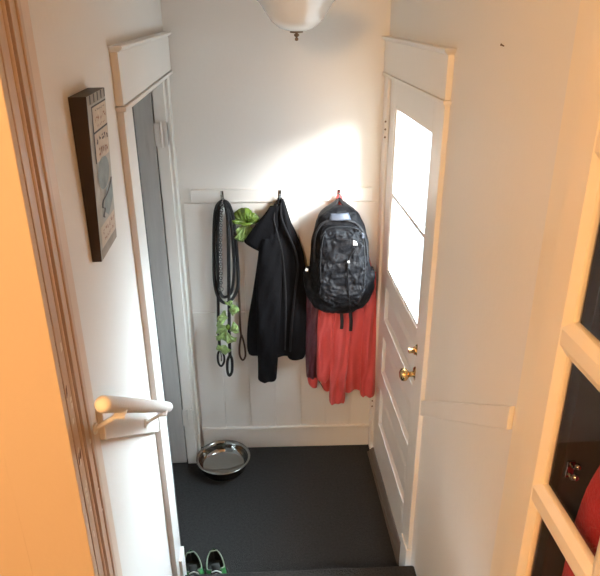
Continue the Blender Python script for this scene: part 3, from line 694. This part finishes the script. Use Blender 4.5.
# ------------------------------------------------------------------ green trainers
def shoe(x, y, rz, label, mir):
    t = thing('sneaker', label, 'shoe', (x, y, 0.001), rz, 'green trainers on the landing')
    Ls = .252; N = 30; m_ = 10
    def w(s):
        base = .038+.008*math.sin(PI*min(1, max(0, (s-.1)/.9))**.9*1.0)
        e = 1.0
        if s < .14: e = math.sqrt(max(0, 1-((.14-s)/.14)**2))
        if s > .74: e = math.sqrt(max(0, 1-((s-.74)/.26)**2))
        return max(.003, base*e)
    def h(s): return .092-.004*math.sin(PI*s)*0 - (.0 if s < .2 else .052*((s-.2)/.8)**1.1) - (.012*max(0, math.sin(PI*(s-.05)/.35)) if .05 < s < .40 else 0) - (.02*((s-.85)/.15)**2 if s > .85 else 0)
    def rim(s):                                                   # half width of the opening, as an angle
        if s > .44: return 0.0
        return math.radians(58)*math.sqrt(max(0, 1-((s-.22)/.22)**2)) if s > .012 else 0.0
    up = MB(); pipe = []
    for sd in (-1, 1):
        G = []
        for i in range(N+1):
            s = i/N; ww, hh = w(s), h(s); ph = PI/2 - rim(s); ring = []
            for j in range(m_+1):
                f = ph*j/m_
                ring.append(Vector((sd*ww*math.cos(f)**.75*(1.0 if j else 1.02), -Ls*s, .022+(hh-.022)*math.sin(f)**.9)))
            G.append(ring)
            if .015 < s <= .46: pipe.append((sd, s, ring[-1]))
        up.loft(G, cap=False, closed=False)
    li = MB()
    for sd in (-1, 1):
        G = []
        for i in range(0, 16):
            q = i/N; ww, hh = w(q)-.003, h(q)+.0005; ph = PI/2 - rim(q); G.append([Vector((sd*max(.001, ww)*math.cos(ph*j/m_)**.75, -Ls*q-(.003 if i < 2 else 0), .026+(hh-.026)*math.sin(ph*j/m_)**.9)) for j in range(m_+1)])
        li.loft(G, cap=False, closed=False)
    li.build('lining', M['shoeblack'], t, smooth=True, weld=True)
    up.build('upper', M['shoegreen'], t, smooth=True, weld=True)
    r1 = [p for sd, s, p in pipe if sd < 0]; r2 = [p for sd, s, p in pipe if sd > 0]
    mb = MB().tube(r1[::-1]+r2, .0032, 8); mb.build('collar_piping', M['shoepipe'], t, smooth=True)
    mb = MB(); ol = [Vector(((w(i/N)+.004), -Ls*i/N, 0)) for i in range(N+1)]+[Vector((-(w(i/N)+.004), -Ls*i/N, 0)) for i in range(N, -1, -1)]
    mb.prism(ol, (0, 0, .024)); mb.build('sole', M['shoeblack'], t, bevel=.003)
    mb = MB(); il = [Vector(((w(i/N)-.004), -Ls*i/N, .026)) for i in range(2, 24)]+[Vector((-(w(i/N)-.004), -Ls*i/N, .026)) for i in range(23, 1, -1)]
    mb.prism(il, (0, 0, .004)); mb.build('insole', M['shoeblack'], t)
    G = []
    for i in range(8):
        s = .36+.26*i/7; G.append([Vector((.020*math.sin(a), -Ls*s, h(s)+.006-.010*(1-math.cos(a)) + (.012*(1-i/3) if i < 3 else -.001*i))) for a in [-1.0+2*k/8 for k in range(9)]])
    MB().loft(G, cap=False, closed=False).build('tongue', M['shoeblack'], t, smooth=True, solid=.005)
    for i in range(4):
        s = .47+.055*i
        mb = MB().tube(smv([(-.020, -Ls*s, h(s)+.000), (0, -Ls*(s+.02), h(s)+.009), (.020, -Ls*(s+.035), h(s)-.002)], 5), .0028, 6); mb.build('lace', M['shoewhite'], t, smooth=True)
    for sd in (-1, 1):
        mb = MB(); mb.tube([Vector((sd*(w(s)+.0045)*.985, -Ls*s, .035+.03*math.sin(PI*(s-.3)/.4))) for s in [.30+.04*i for i in range(11)]], .0035, 6); mb.build('side_stripe', M['shoeblack'], t, smooth=True)
    return t
shoe(-.352, -.816, math.radians(12), 'left of the two green trainers, close to the left doorway casing', 1)
shoe(-.249, -.816, math.radians(9), 'right of the two green trainers, further from the left doorway', -1)

# red knit in the added cupboard, and an added metal hook standing in for a reflected glint
mb = MB(); G = []
for z, hw, hx_ in sm([(1.70, .05, .03), (1.665, .075, .036), (1.60, .12, .04), (1.49, .155, .042), (1.33, .205, .044), (1.20, .215, .046), (.91, .21, .048)], 5):
    ring = []
    for k in range(48):
        a = 2*PI*k/48; n_ = 1+.10*noise3(Vector((math.cos(a), math.sin(a), z*4)), 3.0)
        cc, ss = math.cos(a), math.sin(a)
        ring.append(Vector((.664+hx_*n_*math.copysign(abs(cc)**.45, cc), -2.195+hw*math.copysign(abs(ss)**.6, ss)*(1+.02*math.sin(9*z)), z+.06)))
    G.append(ring)
mb.loft(G)
sb_ = (.664, -2.195, .97)
o = mb.build('sweater', M['rednit'], None, sb_, smooth=True); o.location = sb_
tag(o, 'red knitted sweater seen through the lower pane of the french door', 'sweater')
g = Vector((.614, -1.972, 1.440))
hk = thing('glint_hook', 'small shiny metal hook added for a reflected glint in the lower pane of the french door', 'hook', g)
MB().box((g.x-.009, g.y-.004, g.z-.016), (g.x+.009, g.y+.002, g.z+.024)).build('glint_back_plate', M['steel'], hk, g, bevel=.002)
mb = MB(); mb.tube(smv([(g.x, g.y-.002, g.z+.014), (g.x, g.y-.016, g.z+.018), (g.x, g.y-.026, g.z+.028)], 6), .003, 8); mb.ball((g.x, g.y-.026, g.z+.030), .007, 10); mb.build('glint_upper_prong', M['steel'], hk, g, smooth=True)
mb = MB(); mb.tube(smv([(g.x, g.y-.002, g.z-.006), (g.x, g.y-.014, g.z-.012), (g.x, g.y-.024, g.z)], 6), .003, 8); mb.ball((g.x, g.y-.024, g.z+.002), .008, 10); mb.build('glint_lower_prong', M['steel'], hk, g, smooth=True)
g = onx(XR, 504, 46)
nl = MB().tube([(g.x, g.y, g.z), (g.x-.007, g.y, g.z+.003)], .0016, 6).tube([(g.x-.007, g.y, g.z+.003), (g.x-.0085, g.y, g.z+.0033)], .003, 8).build('nail', M['bronze'], None, g); nl.location = g
tag(nl, 'bare nail left in the right wall high above the sloping board', 'nail')

# ------------------------------------------------------------------ light
w = bpy.data.worlds.new('daylight'); S.world = w; w.use_nodes = True
nt = w.node_tree; bg = nt.nodes['Background']
tc = nt.nodes.new('ShaderNodeTexCoord'); sx = nt.nodes.new('ShaderNodeSeparateXYZ'); nt.links.new(tc.outputs['Generated'], sx.inputs[0])
mr = nt.nodes.new('ShaderNodeMapRange'); mr.interpolation_type = 'SMOOTHSTEP'; mr.inputs['From Min'].default_value = .05; mr.inputs['From Max'].default_value = .60
mr.inputs['To Min'].default_value = 4.0; mr.inputs['To Max'].default_value = 27.0; nt.links.new(sx.outputs['Z'], mr.inputs['Value'])
# unseen brighter sky area, added to lift daylight on the lower left wall
vd = nt.nodes.new('ShaderNodeVectorMath'); vd.operation = 'DOT_PRODUCT'; vd.inputs[1].default_value = Vector((.60, .52, .61)).normalized(); nt.links.new(tc.outputs['Generated'], vd.inputs[0])
m2 = nt.nodes.new('ShaderNodeMapRange'); m2.interpolation_type = 'SMOOTHSTEP'; m2.inputs['From Min'].default_value = .72; m2.inputs['From Max'].default_value = .97
m2.inputs['To Min'].default_value = 0.0; m2.inputs['To Max'].default_value = 52.0; nt.links.new(vd.outputs['Value'], m2.inputs['Value'])
ad = nt.nodes.new('ShaderNodeMath'); ad.operation = 'ADD'; nt.links.new(mr.outputs[0], ad.inputs[0]); nt.links.new(m2.outputs[0], ad.inputs[1])
nt.links.new(ad.outputs[0], bg.inputs['Strength']); bg.inputs['Color'].default_value = (0.74, 0.90, 1.0, 1)
sd_ = bpy.data.lights.new('sun', 'SUN'); so = bpy.data.objects.new('sun', sd_); C.objects.link(so)
sd_.energy = 10.0; sd_.angle = math.radians(20); sd_.color = (1.0, .97, .93)
so.rotation_euler = Vector((-.54, .72, -.33)).to_track_quat('-Z', 'Y').to_euler(); so.location = (2, -2, 4)
al = bpy.data.lights.new('upper_room_lamp', 'POINT'); ao = bpy.data.objects.new('upper_room_lamp', al); C.objects.link(ao)
al.energy = 165; al.color = (1.0, .60, .27); al.shadow_soft_size = .2; ao.location = (-1.05, -4.1, 3.05)
S.view_settings.view_transform = 'Standard'; S.view_settings.look = 'None'; S.view_settings.gamma = 1; S.view_settings.use_curve_mapping = False
S.view_settings.exposure = 0.10
